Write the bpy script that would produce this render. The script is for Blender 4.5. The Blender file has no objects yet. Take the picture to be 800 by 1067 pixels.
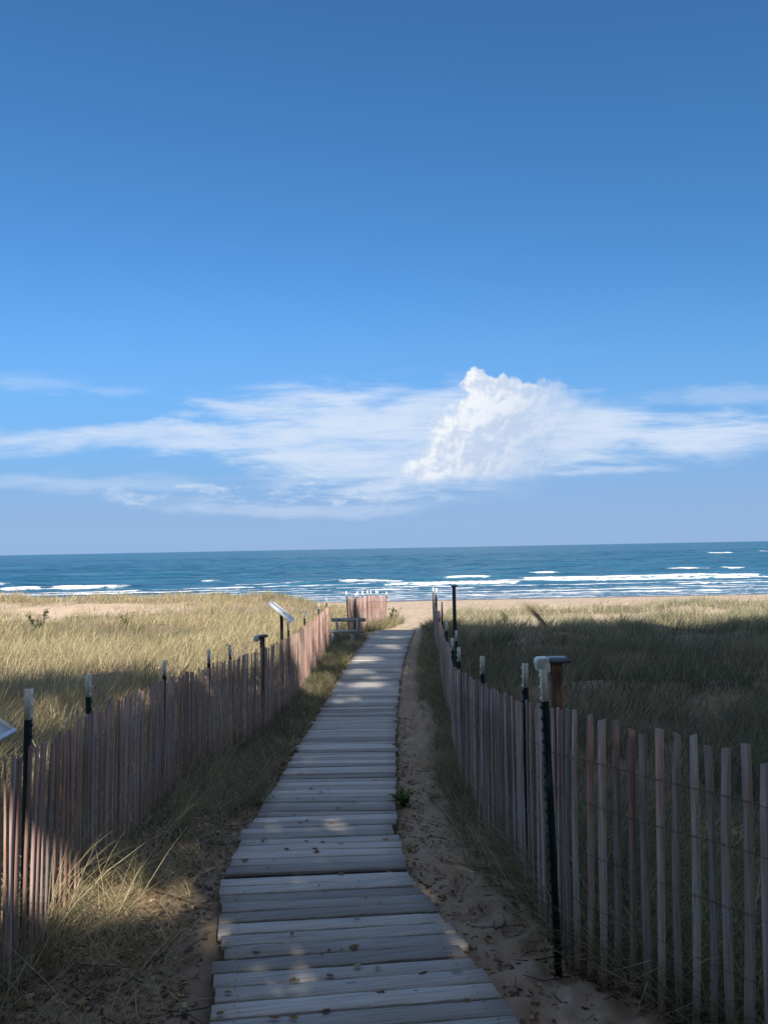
import bpy, math, random
import numpy as np
from mathutils import Matrix, Vector

R = math.radians
random.seed(7)
rng = np.random.default_rng(7)
scene = bpy.context.scene
col = scene.collection

# ------------------------------------------------------------------ helpers
def mesh_np(name, verts, faces, mats=(), colors=None, smooth=False, fmat=None):
    """verts (n,3), faces: list of int arrays (m,k)."""
    me = bpy.data.meshes.new(name)
    verts = np.asarray(verts, dtype=np.float32)
    me.vertices.add(len(verts)); me.vertices.foreach_set('co', verts.ravel())
    fl = [np.asarray(f, dtype=np.int32) for f in faces if len(f)]
    nl = sum(f.size for f in fl); npoly = sum(len(f) for f in fl)
    me.loops.add(nl); me.loops.foreach_set('vertex_index', np.concatenate([f.ravel() for f in fl]))
    me.polygons.add(npoly)
    starts = []; s = 0
    for f in fl:
        k = f.shape[1]; starts.append(s + np.arange(len(f)) * k); s += f.size
    me.polygons.foreach_set('loop_start', np.concatenate(starts).astype(np.int32))
    if smooth: me.polygons.foreach_set('use_smooth', np.ones(npoly, dtype=bool))
    if fmat is not None: me.polygons.foreach_set('material_index', np.asarray(fmat, dtype=np.int32))
    if colors is not None:
        a = me.color_attributes.new('col', 'FLOAT_COLOR', 'POINT')
        c = np.ones((len(verts), 4), dtype=np.float32); c[:, :3] = colors
        a.data.foreach_set('color', c.ravel())
    for m in mats: me.materials.append(m)
    me.update(); me.validate()
    return me

def link(name, me, parent=None, **props):
    o = bpy.data.objects.new(name, me); col.objects.link(o)
    if parent is not None: o.parent = parent
    for k, v in props.items(): o[k] = v
    return o

def thing(name, loc, label, category, group=None, rotz=0.0):
    o = bpy.data.objects.new(name, None); col.objects.link(o)
    o.location = loc; o.rotation_euler = (0, 0, rotz)
    o.empty_display_size = 0.1
    o['label'] = label; o['category'] = category
    if group: o['group'] = group
    return o

class MB:
    """collects simple solids into one mesh"""
    def __init__(s): s.v = []; s.f4 = []; s.f3 = []; s.c = []; s.n = 0
    def add(s, v, f4=(), f3=(), c=(.5, .5, .5)):
        v = np.asarray(v, float)
        s.v.append(v)
        if len(f4): s.f4.append(np.asarray(f4) + s.n)
        if len(f3): s.f3.append(np.asarray(f3) + s.n)
        s.c.append(np.tile(np.asarray(c, float), (len(v), 1))); s.n += len(v)
    def box(s, c, d, M=None, tint=(.5, .5, .5)):
        x, y, z = np.array(d) / 2
        v = np.array([[i, j, k] for k in (-z, z) for j in (-y, y) for i in (-x, x)])
        v = v + np.array(c)
        if M is not None: v = v @ np.array(M.to_3x3()).T + np.array(M.translation)
        s.add(v, [[0, 2, 3, 1], [4, 5, 7, 6], [0, 1, 5, 4], [2, 6, 7, 3], [0, 4, 6, 2], [1, 3, 7, 5]], c=tint)
    def tube(s, pts, rad, k=6, tint=(.5, .5, .5), cap=True):
        pts = np.asarray(pts, float); n = len(pts)
        rad = np.broadcast_to(np.asarray(rad, float), (n,))
        t = np.gradient(pts, axis=0); t /= np.linalg.norm(t, axis=1)[:, None] + 1e-9
        up = np.array([0, 0, 1.0]) if abs(t[0, 2]) < .9 else np.array([1.0, 0, 0])
        a = np.cross(t, up); a /= np.linalg.norm(a, axis=1)[:, None] + 1e-9
        b = np.cross(t, a)
        th = np.arange(k) / k * 2 * math.pi
        v = pts[:, None, :] + rad[:, None, None] * (a[:, None, :] * np.cos(th)[None, :, None] + b[:, None, :] * np.sin(th)[None, :, None])
        i, j = np.meshgrid(np.arange(n - 1), np.arange(k), indexing='ij')
        f = np.stack([i * k + j, (i + 1) * k + j, (i + 1) * k + (j + 1) % k, i * k + (j + 1) % k], -1).reshape(-1, 4)
        s.add(v.reshape(-1, 3), f, c=tint)
        if cap:
            m = s.n - n * k
            for e in (0, (n - 1) * k):
                for q in range(1, k - 1): s.f3.append(np.array([[m + e, m + e + q, m + e + q + 1]]))
    def build(s, name, mat, parent=None, smooth=False, **props):
        f = []
        if s.f4: f.append(np.concatenate(s.f4))
        if s.f3: f.append(np.concatenate(s.f3))
        me = mesh_np(name, np.concatenate(s.v), f, [mat], np.concatenate(s.c), smooth)
        return link(name, me, parent, **props)

_tab = rng.random((256, 256))
def vnoise(x, y):
    x = np.asarray(x, float); y = np.asarray(y, float)
    xi = np.floor(x).astype(int); yi = np.floor(y).astype(int)
    fx = x - xi; fy = y - yi; fx = fx * fx * (3 - 2 * fx); fy = fy * fy * (3 - 2 * fy)
    g = lambda a, b: _tab[a & 255, b & 255]
    return ((g(xi, yi) * (1 - fx) + g(xi + 1, yi) * fx) * (1 - fy) + (g(xi, yi + 1) * (1 - fx) + g(xi + 1, yi + 1) * fx) * fy) * 2 - 1
def fbm(x, y, o=4, p=.5):
    s = 0; a = 1
    for k in range(o):
        s = s + a * vnoise(x * 2 ** k + 17 * k, y * 2 ** k + 31 * k); a *= p
    return s
def sstep(a, b, x):
    t = np.clip((x - a) / (b - a), 0, 1); return t * t * (3 - 2 * t)

# ------------------------------------------------------------------ terrain
PY = [-60, -10, 0, 3.15, 3.8, 5.1, 6.65, 7.92, 9.87, 12.4, 14, 17, 23.3]
PZ = [-.9, -1.15, -1.53, -1.865, -1.96, -2.11, -2.27, -2.35, -2.45, -2.54, -2.56, -2.54, -2.46]
def walk_z(y): return np.interp(y, PY, PZ)
CX_Y = [0.6, 3.15, 3.8, 5.1, 6.65, 7.92, 9.87, 12.4, 14, 16.9, 22.7, 26]
CX_X = [.40, -.167, -.307, -.488, -.548, -.530, -.502, -.445, -.401, -.286, .196, .5]
def walk_x(y): return np.interp(y, CX_Y, CX_X)
lfx = lambda y: np.interp(y, [1, 3.1, 3.85, 5.2, 7.8, 9.05, 9.9, 11, 13.3, 20, 24, 30, 40], [-1.4, -1.7, -1.82, -2.02, -2.28, -2.12, -1.95, -1.75, -1.66, -1.55, -1.35, -.55, -1.4])
rfx = lambda y: np.interp(y, [1, 2.4, 2.9, 3.3, 3.75, 4.8, 8, 11, 15, 20, 25, 32, 40], [2.8, 1.98, 1.5, 1.2, .9, .86, .82, 1.0, 1.12, 1.4, 1.6, 2.0, 3.4])
def H(x, y):
    x = np.asarray(x, float); y = np.asarray(y, float)
    w = 1.0 * np.interp(y, PY + [28, 33, 45, 52, 62, 75, 120, 400], [z - .075 for z in PZ] + [-2.86, -3.15, -3.5, -3.8, -4.22, -4.7, -6, -12])
    yc = y + 1.6 * np.sin(x * .11 + 1) + 1.0 * np.sin(x * .31)
    lf = np.interp(yc, [-60, -10, 0, 4, 8, 12, 20, 28, 35, 39, 44, 47, 53], [-1.0, -1.25, -1.62, -1.85, -2.35, -2.55, -2.7, -2.98, -3.02, -2.84, -2.62, -2.85, -3.75])
    rt = np.interp(yc, [-60, -10, 0, 3, 5, 8, 12, 20, 30, 38, 42, 50, 53], [-1.0, -1.25, -1.8, -2.12, -2.25, -2.5, -2.62, -2.75, -3.02, -3.12, -3.3, -3.62, -3.78])
    bw = sstep(50, 56, y); base = np.interp(y, [50, 53, 62, 75, 120, 400], [-3.62, -3.8, -4.22, -4.7, -6, -12])
    lf = lf * (1 - bw) + base * bw; rt = rt * (1 - bw) + base * bw
    spread = sstep(22, 42, y) * 3.0
    a = sstep(1.15 + spread * .4, 2.7 + spread * 1.6, -x + .15 * np.sin(y)) ; b = sstep(.9 + spread * .7, 2.4 + spread * 1.6, x)
    z = w * (1 - a - b) + lf * a + rt * b
    f = np.clip(a + b, 0, 1) * (1 - sstep(46, 54, y))
    z = z + f * (.12 * fbm(x * .35, y * .35, 3) + .05 * fbm(x * 1.3 + 9, y * 1.3, 2))
    # banks at both fences
    z = z + .13 * np.exp(-((x + 1.75) / .45) ** 2) * sstep(1.5, 3, y) * (1 - sstep(5, 8, y)) * (1 + .3 * vnoise(x * 2, y * 2))
    near = 1 - sstep(24, 30, y)
    und = .012 * fbm(x * 3, y * 3, 3) + .007 * fbm(x * 14, y * 14, 2)
    z = z + near * und + (1 - near) * .02 * fbm(x * 1.2, y * 1.2, 3)
    return z
# ground under the walk stays below the planks
def ground_z(x, y):
    z = H(x, y)
    d = np.abs(x - walk_x(y)); m = (1 - sstep(.5, .66, d)) * (y < 23.6)
    return z - .05 * m

# footprints, worn into the sand mesh
FP = []
for i in range(130):
    y = random.uniform(2, 9); side = random.random() < .8
    x = float(walk_x(y)) + (random.uniform(.65, 1.25) if side else -random.uniform(.65, 1.1))
    FP.append((x, y, random.uniform(-.3, .3), random.uniform(.012, .032)))
for i in range(260):
    y = random.uniform(9, 23); x = float(walk_x(y)) + random.uniform(.65, 1.2); FP.append((x, y, random.uniform(-.5, .5), random.uniform(.015, .03)))
for i in range(300):
    y = random.uniform(24, 55); x = .5 + random.uniform(-1.5, 2.0) * (1 + (y - 24) * .05); FP.append((x, y, random.uniform(-1, 1), .035))

def axis(segs):
    out = []
    for a, b, s in segs: out.append(np.arange(a, b, s))
    return np.concatenate(out)
gx = np.unique(np.concatenate([-np.geomspace(26, 500, 16), axis([(-26, -8, .8), (-8, -2.4, .25), (-2.4, 2.4, .035), (2.4, 8, .25), (8, 26, .8)]), np.geomspace(26, 500, 16)]))
gy = np.unique(np.concatenate([axis([(-80, -10, 6), (-10, 1.6, .5), (1.6, 9, .035), (9, 24, .1), (24, 66, .3), (66, 130, 3)]), [160, 220, 300, 400]]))
GX, GY = np.meshgrid(gx, gy)
GZ = ground_z(GX, GY)
for (fx, fy, fa, fd) in FP:
    ix = np.searchsorted(gx, [fx - .35, fx + .35]); iy = np.searchsorted(gy, [fy - .5, fy + .5])
    sl = (slice(iy[0], iy[1]), slice(ix[0], ix[1]))
    dx = GX[sl] - fx; dy = GY[sl] - fy
    u = dx * math.cos(fa) + dy * math.sin(fa); v = -dx * math.sin(fa) + dy * math.cos(fa)
    r2 = (u / .06) ** 2 + (v / .14) ** 2
    if fy > 24: r2 = (u / .16) ** 2 + (v / .3) ** 2
    GZ[sl] += fd * (-1.2 * np.exp(-r2) + .55 * np.exp(-(np.sqrt(r2) - 1.5) ** 2 * 4))

# ------------------------------------------------------------------ materials
def mat(name):
    m = bpy.data.materials.new(name); m.use_nodes = True
    nt = m.node_tree; b = nt.nodes['Principled BSDF']; return m, nt, b
def node(nt, t, **kw):
    n = nt.nodes.new(t)
    for k, v in kw.items():
        if k.startswith('i_'):
            key = k[2:]; n.inputs[int(key) if key.isdigit() else key].default_value = v
        else: setattr(n, k, v)
    return n
def ramp(nt, fac, stops):
    r = nt.nodes.new('ShaderNodeValToRGB'); e = r.color_ramp.elements
    while len(e) < len(stops): e.new(.5)
    for k, (p, c) in enumerate(stops): e[k].position = p; e[k].color = (*c, 1) if len(c) == 3 else c
    nt.links.new(fac, r.inputs[0]); return r.outputs[0]
def mixc(nt, fac, a, b, mode='MIX'):
    m = nt.nodes.new('ShaderNodeMix'); m.data_type = 'RGBA'; m.blend_type = mode
    for s, v in ((m.inputs[0], fac), (m.inputs[6], a), (m.inputs[7], b)):
        if isinstance(v, (int, float)): s.default_value = v
        elif isinstance(v, tuple): s.default_value = (*v, 1)
        else: nt.links.new(v, s)
    return m.outputs[2]
def noise(nt, vec, scale, detail=4, rough=.55, dist=0, sc=None):
    if sc is not None:
        mp = nt.nodes.new('ShaderNodeMapping'); mp.inputs['Scale'].default_value = sc
        nt.links.new(vec, mp.inputs[0]); vec = mp.outputs[0]
    n = nt.nodes.new('ShaderNodeTexNoise'); n.inputs['Scale'].default_value = scale
    n.inputs['Detail'].default_value = detail; n.inputs['Roughness'].default_value = rough; n.inputs['Distortion'].default_value = dist
    nt.links.new(vec, n.inputs['Vector']); return n.outputs['Fac']
def math_(nt, op, a, b=None, c=None, clamp=False):
    n = nt.nodes.new('ShaderNodeMath'); n.operation = op; n.use_clamp = clamp
    for i, v in enumerate((a, b, c)):
        if v is None: continue
        if isinstance(v, (int, float)): n.inputs[i].default_value = v
        else: nt.links.new(v, n.inputs[i])
    return n.outputs[0]
def bump(nt, h, strength, dist, b):
    n = nt.nodes.new('ShaderNodeBump'); n.inputs['Strength'].default_value = strength; n.inputs['Distance'].default_value = dist
    nt.links.new(h, n.inputs['Height']); nt.links.new(n.outputs[0], b.inputs['Normal'])

def sand_material():
    m, nt, b = mat('sand'); tc = nt.nodes.new('ShaderNodeTexCoord').outputs['Object']
    at = nt.nodes.new('ShaderNodeAttribute'); at.attribute_name = 'col'
    sp = nt.nodes.new('ShaderNodeSeparateColor'); nt.links.new(at.outputs['Color'], sp.inputs[0])
    n1 = noise(nt, tc, 1.1, 6, .6); n2 = noise(nt, tc, 38, 5, .7); n3 = noise(nt, tc, 7, 5, .65)
    c = ramp(nt, n1, [(.3, (.42, .325, .24)), (.52, (.54, .425, .32)), (.75, (.62, .495, .38))])
    c = mixc(nt, math_(nt, 'MULTIPLY', n2, .55), c, (.33, .255, .185))
    # litter and soil where plants grow (r), wet sand by the water (g)
    lit = ramp(nt, n3, [(.3, (.075, .055, .038)), (.5, (.18, .13, .085)), (.72, (.33, .25, .165))])
    f = math_(nt, 'MULTIPLY', math_(nt, 'ADD', math_(nt, 'MULTIPLY', math_(nt, 'SUBTRACT', n3, .5), 2.2), sp.outputs[0]), sp.outputs[0], clamp=True)
    c = mixc(nt, f, c, lit)
    c = mixc(nt, sp.outputs[1], c, (.13, .105, .085))
    nt.links.new(c, b.inputs['Base Color'])
    rg = math_(nt, 'SUBTRACT', .92, math_(nt, 'MULTIPLY', sp.outputs[1], .6)); nt.links.new(rg, b.inputs['Roughness'])
    b.inputs['Specular IOR Level'].default_value = .25
    hh = math_(nt, 'ADD', math_(nt, 'MULTIPLY', n3, 1.0), math_(nt, 'MULTIPLY', n2, .35))
    bump(nt, hh, .55, .03, b)
    return m
SAND = sand_material()

def grass_material(name, trans=.35):
    m = bpy.data.materials.new(name); m.use_nodes = True; nt = m.node_tree; nt.nodes.clear()
    out = nt.nodes.new('ShaderNodeOutputMaterial')
    at = nt.nodes.new('ShaderNodeAttribute'); at.attribute_name = 'col'
    d = nt.nodes.new('ShaderNodeBsdfDiffuse'); t = nt.nodes.new('ShaderNodeBsdfTranslucent'); mx = nt.nodes.new('ShaderNodeMixShader')
    mx.inputs[0].default_value = trans
    nt.links.new(at.outputs[0], d.inputs[0]); nt.links.new(at.outputs[0], t.inputs[0])
    nt.links.new(d.outputs[0], mx.inputs[1]); nt.links.new(t.outputs[0], mx.inputs[2]); nt.links.new(mx.outputs[0], out.inputs[0])
    return m
GRASS = grass_material('grass_blades'); LEAF = grass_material('leaf', .3); CROWN = grass_material('crown_leaf', .5)

def board_material():
    m, nt, b = mat('weathered_board'); tc = nt.nodes.new('ShaderNodeTexCoord').outputs['Object']
    at = nt.nodes.new('ShaderNodeAttribute'); at.attribute_name = 'col'
    sp = nt.nodes.new('ShaderNodeSeparateColor'); nt.links.new(at.outputs['Color'], sp.inputs[0])
    cb = nt.nodes.new('ShaderNodeCombineXYZ')
    nt.links.new(math_(nt, 'MULTIPLY', sp.outputs[2], 37), cb.inputs[0]); nt.links.new(math_(nt, 'MULTIPLY', sp.outputs[2], 11), cb.inputs[2])
    va = nt.nodes.new('ShaderNodeVectorMath'); nt.links.new(tc, va.inputs[0]); nt.links.new(cb.outputs[0], va.inputs[1]); v = va.outputs[0]
    g = noise(nt, v, 1, 6, .62, .4, (1.8, 130, 130)); g2 = noise(nt, v, 1, 4, .6, 0, (6, 320, 320)); st = noise(nt, v, 1, 5, .6, 0, (2.2, 5, 5))
    sandy = noise(nt, tc, 1, 5, .65, 0, (2.5, 2.0, 2)); 
    c = ramp(nt, g, [(.28, (.17, .16, .15)), (.5, (.41, .395, .37)), (.72, (.60, .58, .545))])
    c = mixc(nt, math_(nt, 'MULTIPLY', g2, .5), c, (.25, .245, .24))
    c = mixc(nt, math_(nt, 'MULTIPLY', ramp(nt, st, [(.52, (0, 0, 0)), (.7, (1, 1, 1))]), .4), c, (.25, .22, .185))
    c = mixc(nt, ramp(nt, sandy, [(.6, (0, 0, 0)), (.72, (.75, .75, .75))]), c, (.47, .40, .31))
    hv = nt.nodes.new('ShaderNodeHueSaturation'); nt.links.new(c, hv.inputs['Color'])
    nt.links.new(math_(nt, 'ADD', math_(nt, 'MULTIPLY', sp.outputs[0], .75), .62), hv.inputs['Value'])
    nt.links.new(hv.outputs[0], b.inputs['Base Color']); b.inputs['Roughness'].default_value = .82; b.inputs['Specular IOR Level'].default_value = .3
    bump(nt, math_(nt, 'ADD', g, math_(nt, 'MULTIPLY', g2, .5)), .5, .0012, b)
    return m
BOARD = board_material()

def picket_material():
    m, nt, b = mat('stained_lath'); tc = nt.nodes.new('ShaderNodeTexCoord').outputs['Object']
    at = nt.nodes.new('ShaderNodeAttribute'); at.attribute_name = 'col'
    sp = nt.nodes.new('ShaderNodeSeparateColor'); nt.links.new(at.outputs['Color'], sp.inputs[0])
    g = noise(nt, tc, 1, 5, .65, .3, (90, 90, 3.2)); p = noise(nt, tc, 1, 4, .6, 0, (20, 20, 2.6))
    red = ramp(nt, g, [(.3, (.22, .11, .085)), (.55, (.40, .225, .185)), (.75, (.52, .34, .29))])
    gry = ramp(nt, g, [(.3, (.20, .17, .165)), (.55, (.36, .31, .30)), (.75, (.48, .43, .41))])
    f = math_(nt, 'ADD', math_(nt, 'MULTIPLY', math_(nt, 'SUBTRACT', p, .5), 2.4), sp.outputs[0], clamp=True)
    c = mixc(nt, f, gry, red)
    hv = nt.nodes.new('ShaderNodeHueSaturation'); nt.links.new(c, hv.inputs['Color'])
    nt.links.new(math_(nt, 'ADD', math_(nt, 'MULTIPLY', sp.outputs[1], .7), .65), hv.inputs['Value'])
    nt.links.new(hv.outputs[0], b.inputs['Base Color']); b.inputs['Roughness'].default_value = .85; b.inputs['Specular IOR Level'].default_value = .25
    bump(nt, g, .5, .003, b); return m
PICKET = picket_material()

def simple(name, c1, c2, scale=12, rough=.6, metal=0, bmp=.2, sc=None, spec=.4):
    m, nt, b = mat(name); tc = nt.nodes.new('ShaderNodeTexCoord').outputs['Object']
    n = noise(nt, tc, scale, 5, .65, 0, sc); nt.links.new(ramp(nt, n, [(.35, c1), (.65, c2)]), b.inputs['Base Color'])
    b.inputs['Roughness'].default_value = rough; b.inputs['Metallic'].default_value = metal; b.inputs['Specular IOR Level'].default_value = spec
    bump(nt, n, bmp, .003, b); return m
WIRE = simple('rusty_wire', (.07, .055, .05), (.15, .12, .105), 60, .75, .1)
GREEN = simple('green_paint', (.006, .016, .017), (.012, .036, .034), 30, .7, spec=.25)
WHITE = simple('white_paint', (.58, .58, .54), (.80, .79, .75), 45, .6)
POSTW = simple('brown_timber', (.09, .05, .035), (.19, .115, .085), 1, .8, 0, .5, (60, 60, 4))
DARKM = simple('dark_metal', (.015, .017, .02), (.035, .037, .04), 20, .5)
CAPM = simple('slate_cap', (.05, .06, .085), (.09, .10, .13), 25, .35)
PLAST = simple('pale_plastic', (.5, .53, .56), (.66, .68, .7), 10, .4, bmp=.05)
PANEL = simple('panel_face', (.46, .48, .50), (.58, .60, .62), 6, .35, bmp=.03)
BARK = simple('bark', (.06, .045, .035), (.16, .13, .1), 1, .9, 0, .8, (14, 14, 3))
GREYW = simple('grey_timber', (.2, .2, .2), (.38, .37, .36), 1, .8, 0, .4, (3, 60, 60))

# ------------------------------------------------------------------ ground
def cover(x, y):
    """how much vegetation litter lies on the ground, 0..1"""
    cx = walk_x(y); spread = sstep(23, 40, y) * 2.5
    l = sstep(.75, 1.15, -(x - cx) - spread * .25 + .15 * vnoise(x * 2, y * 2)); r = sstep(1.15, 1.55, (x - cx) * 1.0 - spread * .3 + .15 * vnoise(x * 2 + 5, y * 2))
    l = np.where(y < 12, sstep(.50, .95, -(x - cx) + .15 * vnoise(x * 2, y * 2)), l)
    r = np.where(y < 10, sstep(-.12, .12, x - rfx(y) + .1 * vnoise(x * 3, y * 3)), r)
    c = np.maximum(l, r)
    pl = sstep(-14, -7.5, x); yy = y + 1.6 * np.sin(x * .11 + 1) + 1.0 * np.sin(x * .31) + 1.2 * vnoise(x * .5, y * .5)
    lf = 1 - .9 * sstep(34.8, 37.5, yy + 1.5 * vnoise(x * .9, y * .9)) * (1 - .9 * sstep(40.5, 42, yy)) * (1 - .8 * pl); lf = lf * (1 - sstep(46, 48, yy))
    rf = 1 - .75 * sstep(32.5, 34, yy + 1.2 * vnoise(x * .3, 3)) * (1 - .9 * sstep(35, 36.5, yy)); rf = rf * (1 - sstep(39.5, 41.5, yy))
    return c * np.where(x < 0, lf, rf)
gc = np.zeros((GX.size, 3)); gc[:, 0] = np.clip(np.maximum(cover(GX, GY) * 1.0, (.76 + .18 * (GX < walk_x(GY))) * (1 - sstep(19, 24, GY)) * (np.abs(GX) < 3)), 0, 1).ravel()
gc[:, 1] = sstep(57.5, 60.0, GY + .5 * vnoise(GX * .2, 2)).ravel()
nx, ny = len(gx), len(gy)
i, j = np.meshgrid(np.arange(ny - 1), np.arange(nx - 1), indexing='ij'); a = i * nx + j
gf = np.stack([a, a + 1, a + nx + 1, a + nx], -1).reshape(-1, 4)
link('ground', mesh_np('ground', np.stack([GX, GY, GZ], -1).reshape(-1, 3), [gf], [SAND], gc, True), kind='structure')

# ------------------------------------------------------------------ lake
WZ = -4.2
wx = np.unique(np.concatenate([-np.geomspace(240, 26000, 24), np.arange(-240, -60, 1.5), np.arange(-60, 60.1, .5), np.arange(61, 240, 1.5), np.geomspace(240, 26000, 24)]))
wy = np.unique(np.concatenate([np.arange(56, 118, .25), np.arange(118, 200, .7), np.arange(200, 480, 1.6), np.geomspace(480, 32000, 60)]))
WX, WY = np.meshgrid(wx, wy)
near = (1 - sstep(180, 235, np.abs(WX))) 
wob = 1.1 * np.sin(WX * .045 + .6) + .7 * vnoise(WX * .12, 4.2) 
Z = np.full_like(WX, WZ); foam = np.zeros_like(WX)
# (Y, X0, X1, height, foam thickness)
BREAK = [(91.5, -45, -30, .50, 2.2), (79, -48, -25, .22, 1.3), (79.5, -24, -8, .14, .7), (102, -23.8, -21.8, .5, 1.3), (86.5, -17.5, -4, .38, .9), (86, -5, 2, .42, 1.5),
         (82.5, 0, 14.5, .40, 1.5), (75.5, -20, 9, .12, .6), (96, 7.5, 13, .45, 1.2), (85.5, 14.8, 42, .48, 2.0), (92, 32, 41, .42, 1.3), (92, 19, 22, .35, .8), (75, 29, 40, .2, 1.0), (79, 46, 60, .4, 1.6),
         (84, -22, 46, .25, .8), (77.5, -48, 44, .2, .7), (70.5, -42, 38, .05, .6), (73.5, -45, 10, .06, .5), (72.5, 12, 44, .06, .45), (66.8, -35, 40, .03, .35), (107, 20, 24, .45, 1.0), (110, 40, 47, .45, 1.2), (268, 112, 121, .5, 3.5), (300, 146, 152, .5, 3.0), (120, 52, 56, .4, 1), (104, -58, -50, .5, 1.2)]
for (yc, x0, x1, h, th) in BREAK:
    win = sstep(x0 - 1, x0 + 1.2, WX) * (1 - sstep(x1 - 1.2, x1 + 1, WX)) * (1 + .25 * vnoise(WX * .5, yc))
    d = WY - yc - wob * (1 if yc < 200 else 0)
    hw = sstep(x0 - 9, x0 + 3, WX) * (1 - sstep(x1 - 3, x1 + 9, WX))
    Z += h * hw * np.exp(-(np.where(d < 0, d / 1.0, d / 2.2)) ** 2)
    foam = np.maximum(foam, win * np.exp(-(np.where(d < 0, d / (th * .62), d / (th * .45))) ** 4) * .86)
for yc, h in ((97, .22), (109, .25), (121, .28), (133, .25), (146, .25), (160, .25)):
    d = WY - yc - 2 * wob - 2 * vnoise(WX * .05, yc); Z += h * np.exp(-(d / 2.2) ** 2) * (.5 + .5 * vnoise(WX * .07, yc + 3))
fade = 1 - sstep(420, 470, WY)
Z += near * fade * sstep(95, 130, WY) * (.34 * fbm(WX * .05, WY * .16 + .3 * np.sin(WX * .02), 4, .6))
Z += near * fade * (.05 * fbm(WX * .5, WY * 1.1, 3)) * sstep(62, 72, WY)
foam = foam + .42 * (1 - sstep(66, 74, WY)) * near * (.5 + .5 * vnoise(WX * .08, WY * .9)) + .20 * (1 - sstep(76, 88, WY))
edge = 61.6 + .8 * vnoise(WX * .15, 1)
foam = np.maximum(foam, .8 * np.exp(-((WY - edge - .3) / .35) ** 2))
foam = foam * np.clip(.93 + .26 * fbm(WX * .8, WY * 2.2, 3) + .18 * vnoise(WX * .25, WY * .4), .3, 1.2)
fc = np.zeros((WX.size, 3)); fc[:, 0] = np.clip(foam, 0, 1).ravel()
nx, ny = len(wx), len(wy)
i, j = np.meshgrid(np.arange(ny - 1), np.arange(nx - 1), indexing='ij'); a = i * nx + j
wf = np.stack([a, a + 1, a + nx + 1, a + nx], -1).reshape(-1, 4)
m, nt, b = mat('lake_water'); tc = nt.nodes.new('ShaderNodeTexCoord').outputs['Object']
at = nt.nodes.new('ShaderNodeAttribute'); at.attribute_name = 'col'
sp = nt.nodes.new('ShaderNodeSeparateColor'); nt.links.new(at.outputs['Color'], sp.inputs[0])
w1 = noise(nt, tc, 1, 5, .6, .3, (.5, 1.6, 1)); w2 = noise(nt, tc, 1, 4, .6, .2, (.05, .2, 1)); w3 = noise(nt, tc, 1, 3, .5, 0, (.004, .02, 1))
fn = noise(nt, tc, 1, 7, .75, .8, (.8, 2.2, 1))
ff = ramp(nt, math_(nt, 'ADD', math_(nt, 'MULTIPLY', math_(nt, 'SUBTRACT', fn, .5), 2.6), sp.outputs[0]), [(.40, (0, 0, 0)), (.56, (.55, .55, .55)), (.78, (1, 1, 1))])
w4 = noise(nt, tc, 1, 5, .65, .3, (.10, .55, 1))
c = ramp(nt, math_(nt, 'ADD', math_(nt, 'MULTIPLY', w2, .5), math_(nt, 'MULTIPLY', w4, .5)), [(.36, (.005, .048, .105)), (.5, (.018, .088, .165)), (.64, (.06, .175, .26))])
w5 = noise(nt, tc, 1, 6, .75, .2, (.006, .03, 1))
c = mixc(nt, ramp(nt, w5, [(.42, (0, 0, 0)), (.6, (.6, .6, .6))]), c, (.04, .15, .24))
c = mixc(nt, ff, c, (.80, .82, .84)); nt.links.new(c, b.inputs['Base Color'])
nt.links.new(math_(nt, 'ADD', .3, math_(nt, 'MULTIPLY', ff, .6)), b.inputs['Roughness']); b.inputs['IOR'].default_value = 1.33; b.inputs['Specular IOR Level'].default_value = .28
bump(nt, math_(nt, 'ADD', math_(nt, 'MULTIPLY', w1, .22), math_(nt, 'MULTIPLY', w4, 1.2)), 1.0, 1.0, b)
link('lake_water', mesh_np('lake_water', np.stack([WX, WY, Z], -1).reshape(-1, 3), [wf], [m], fc, True), kind='structure')

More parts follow.
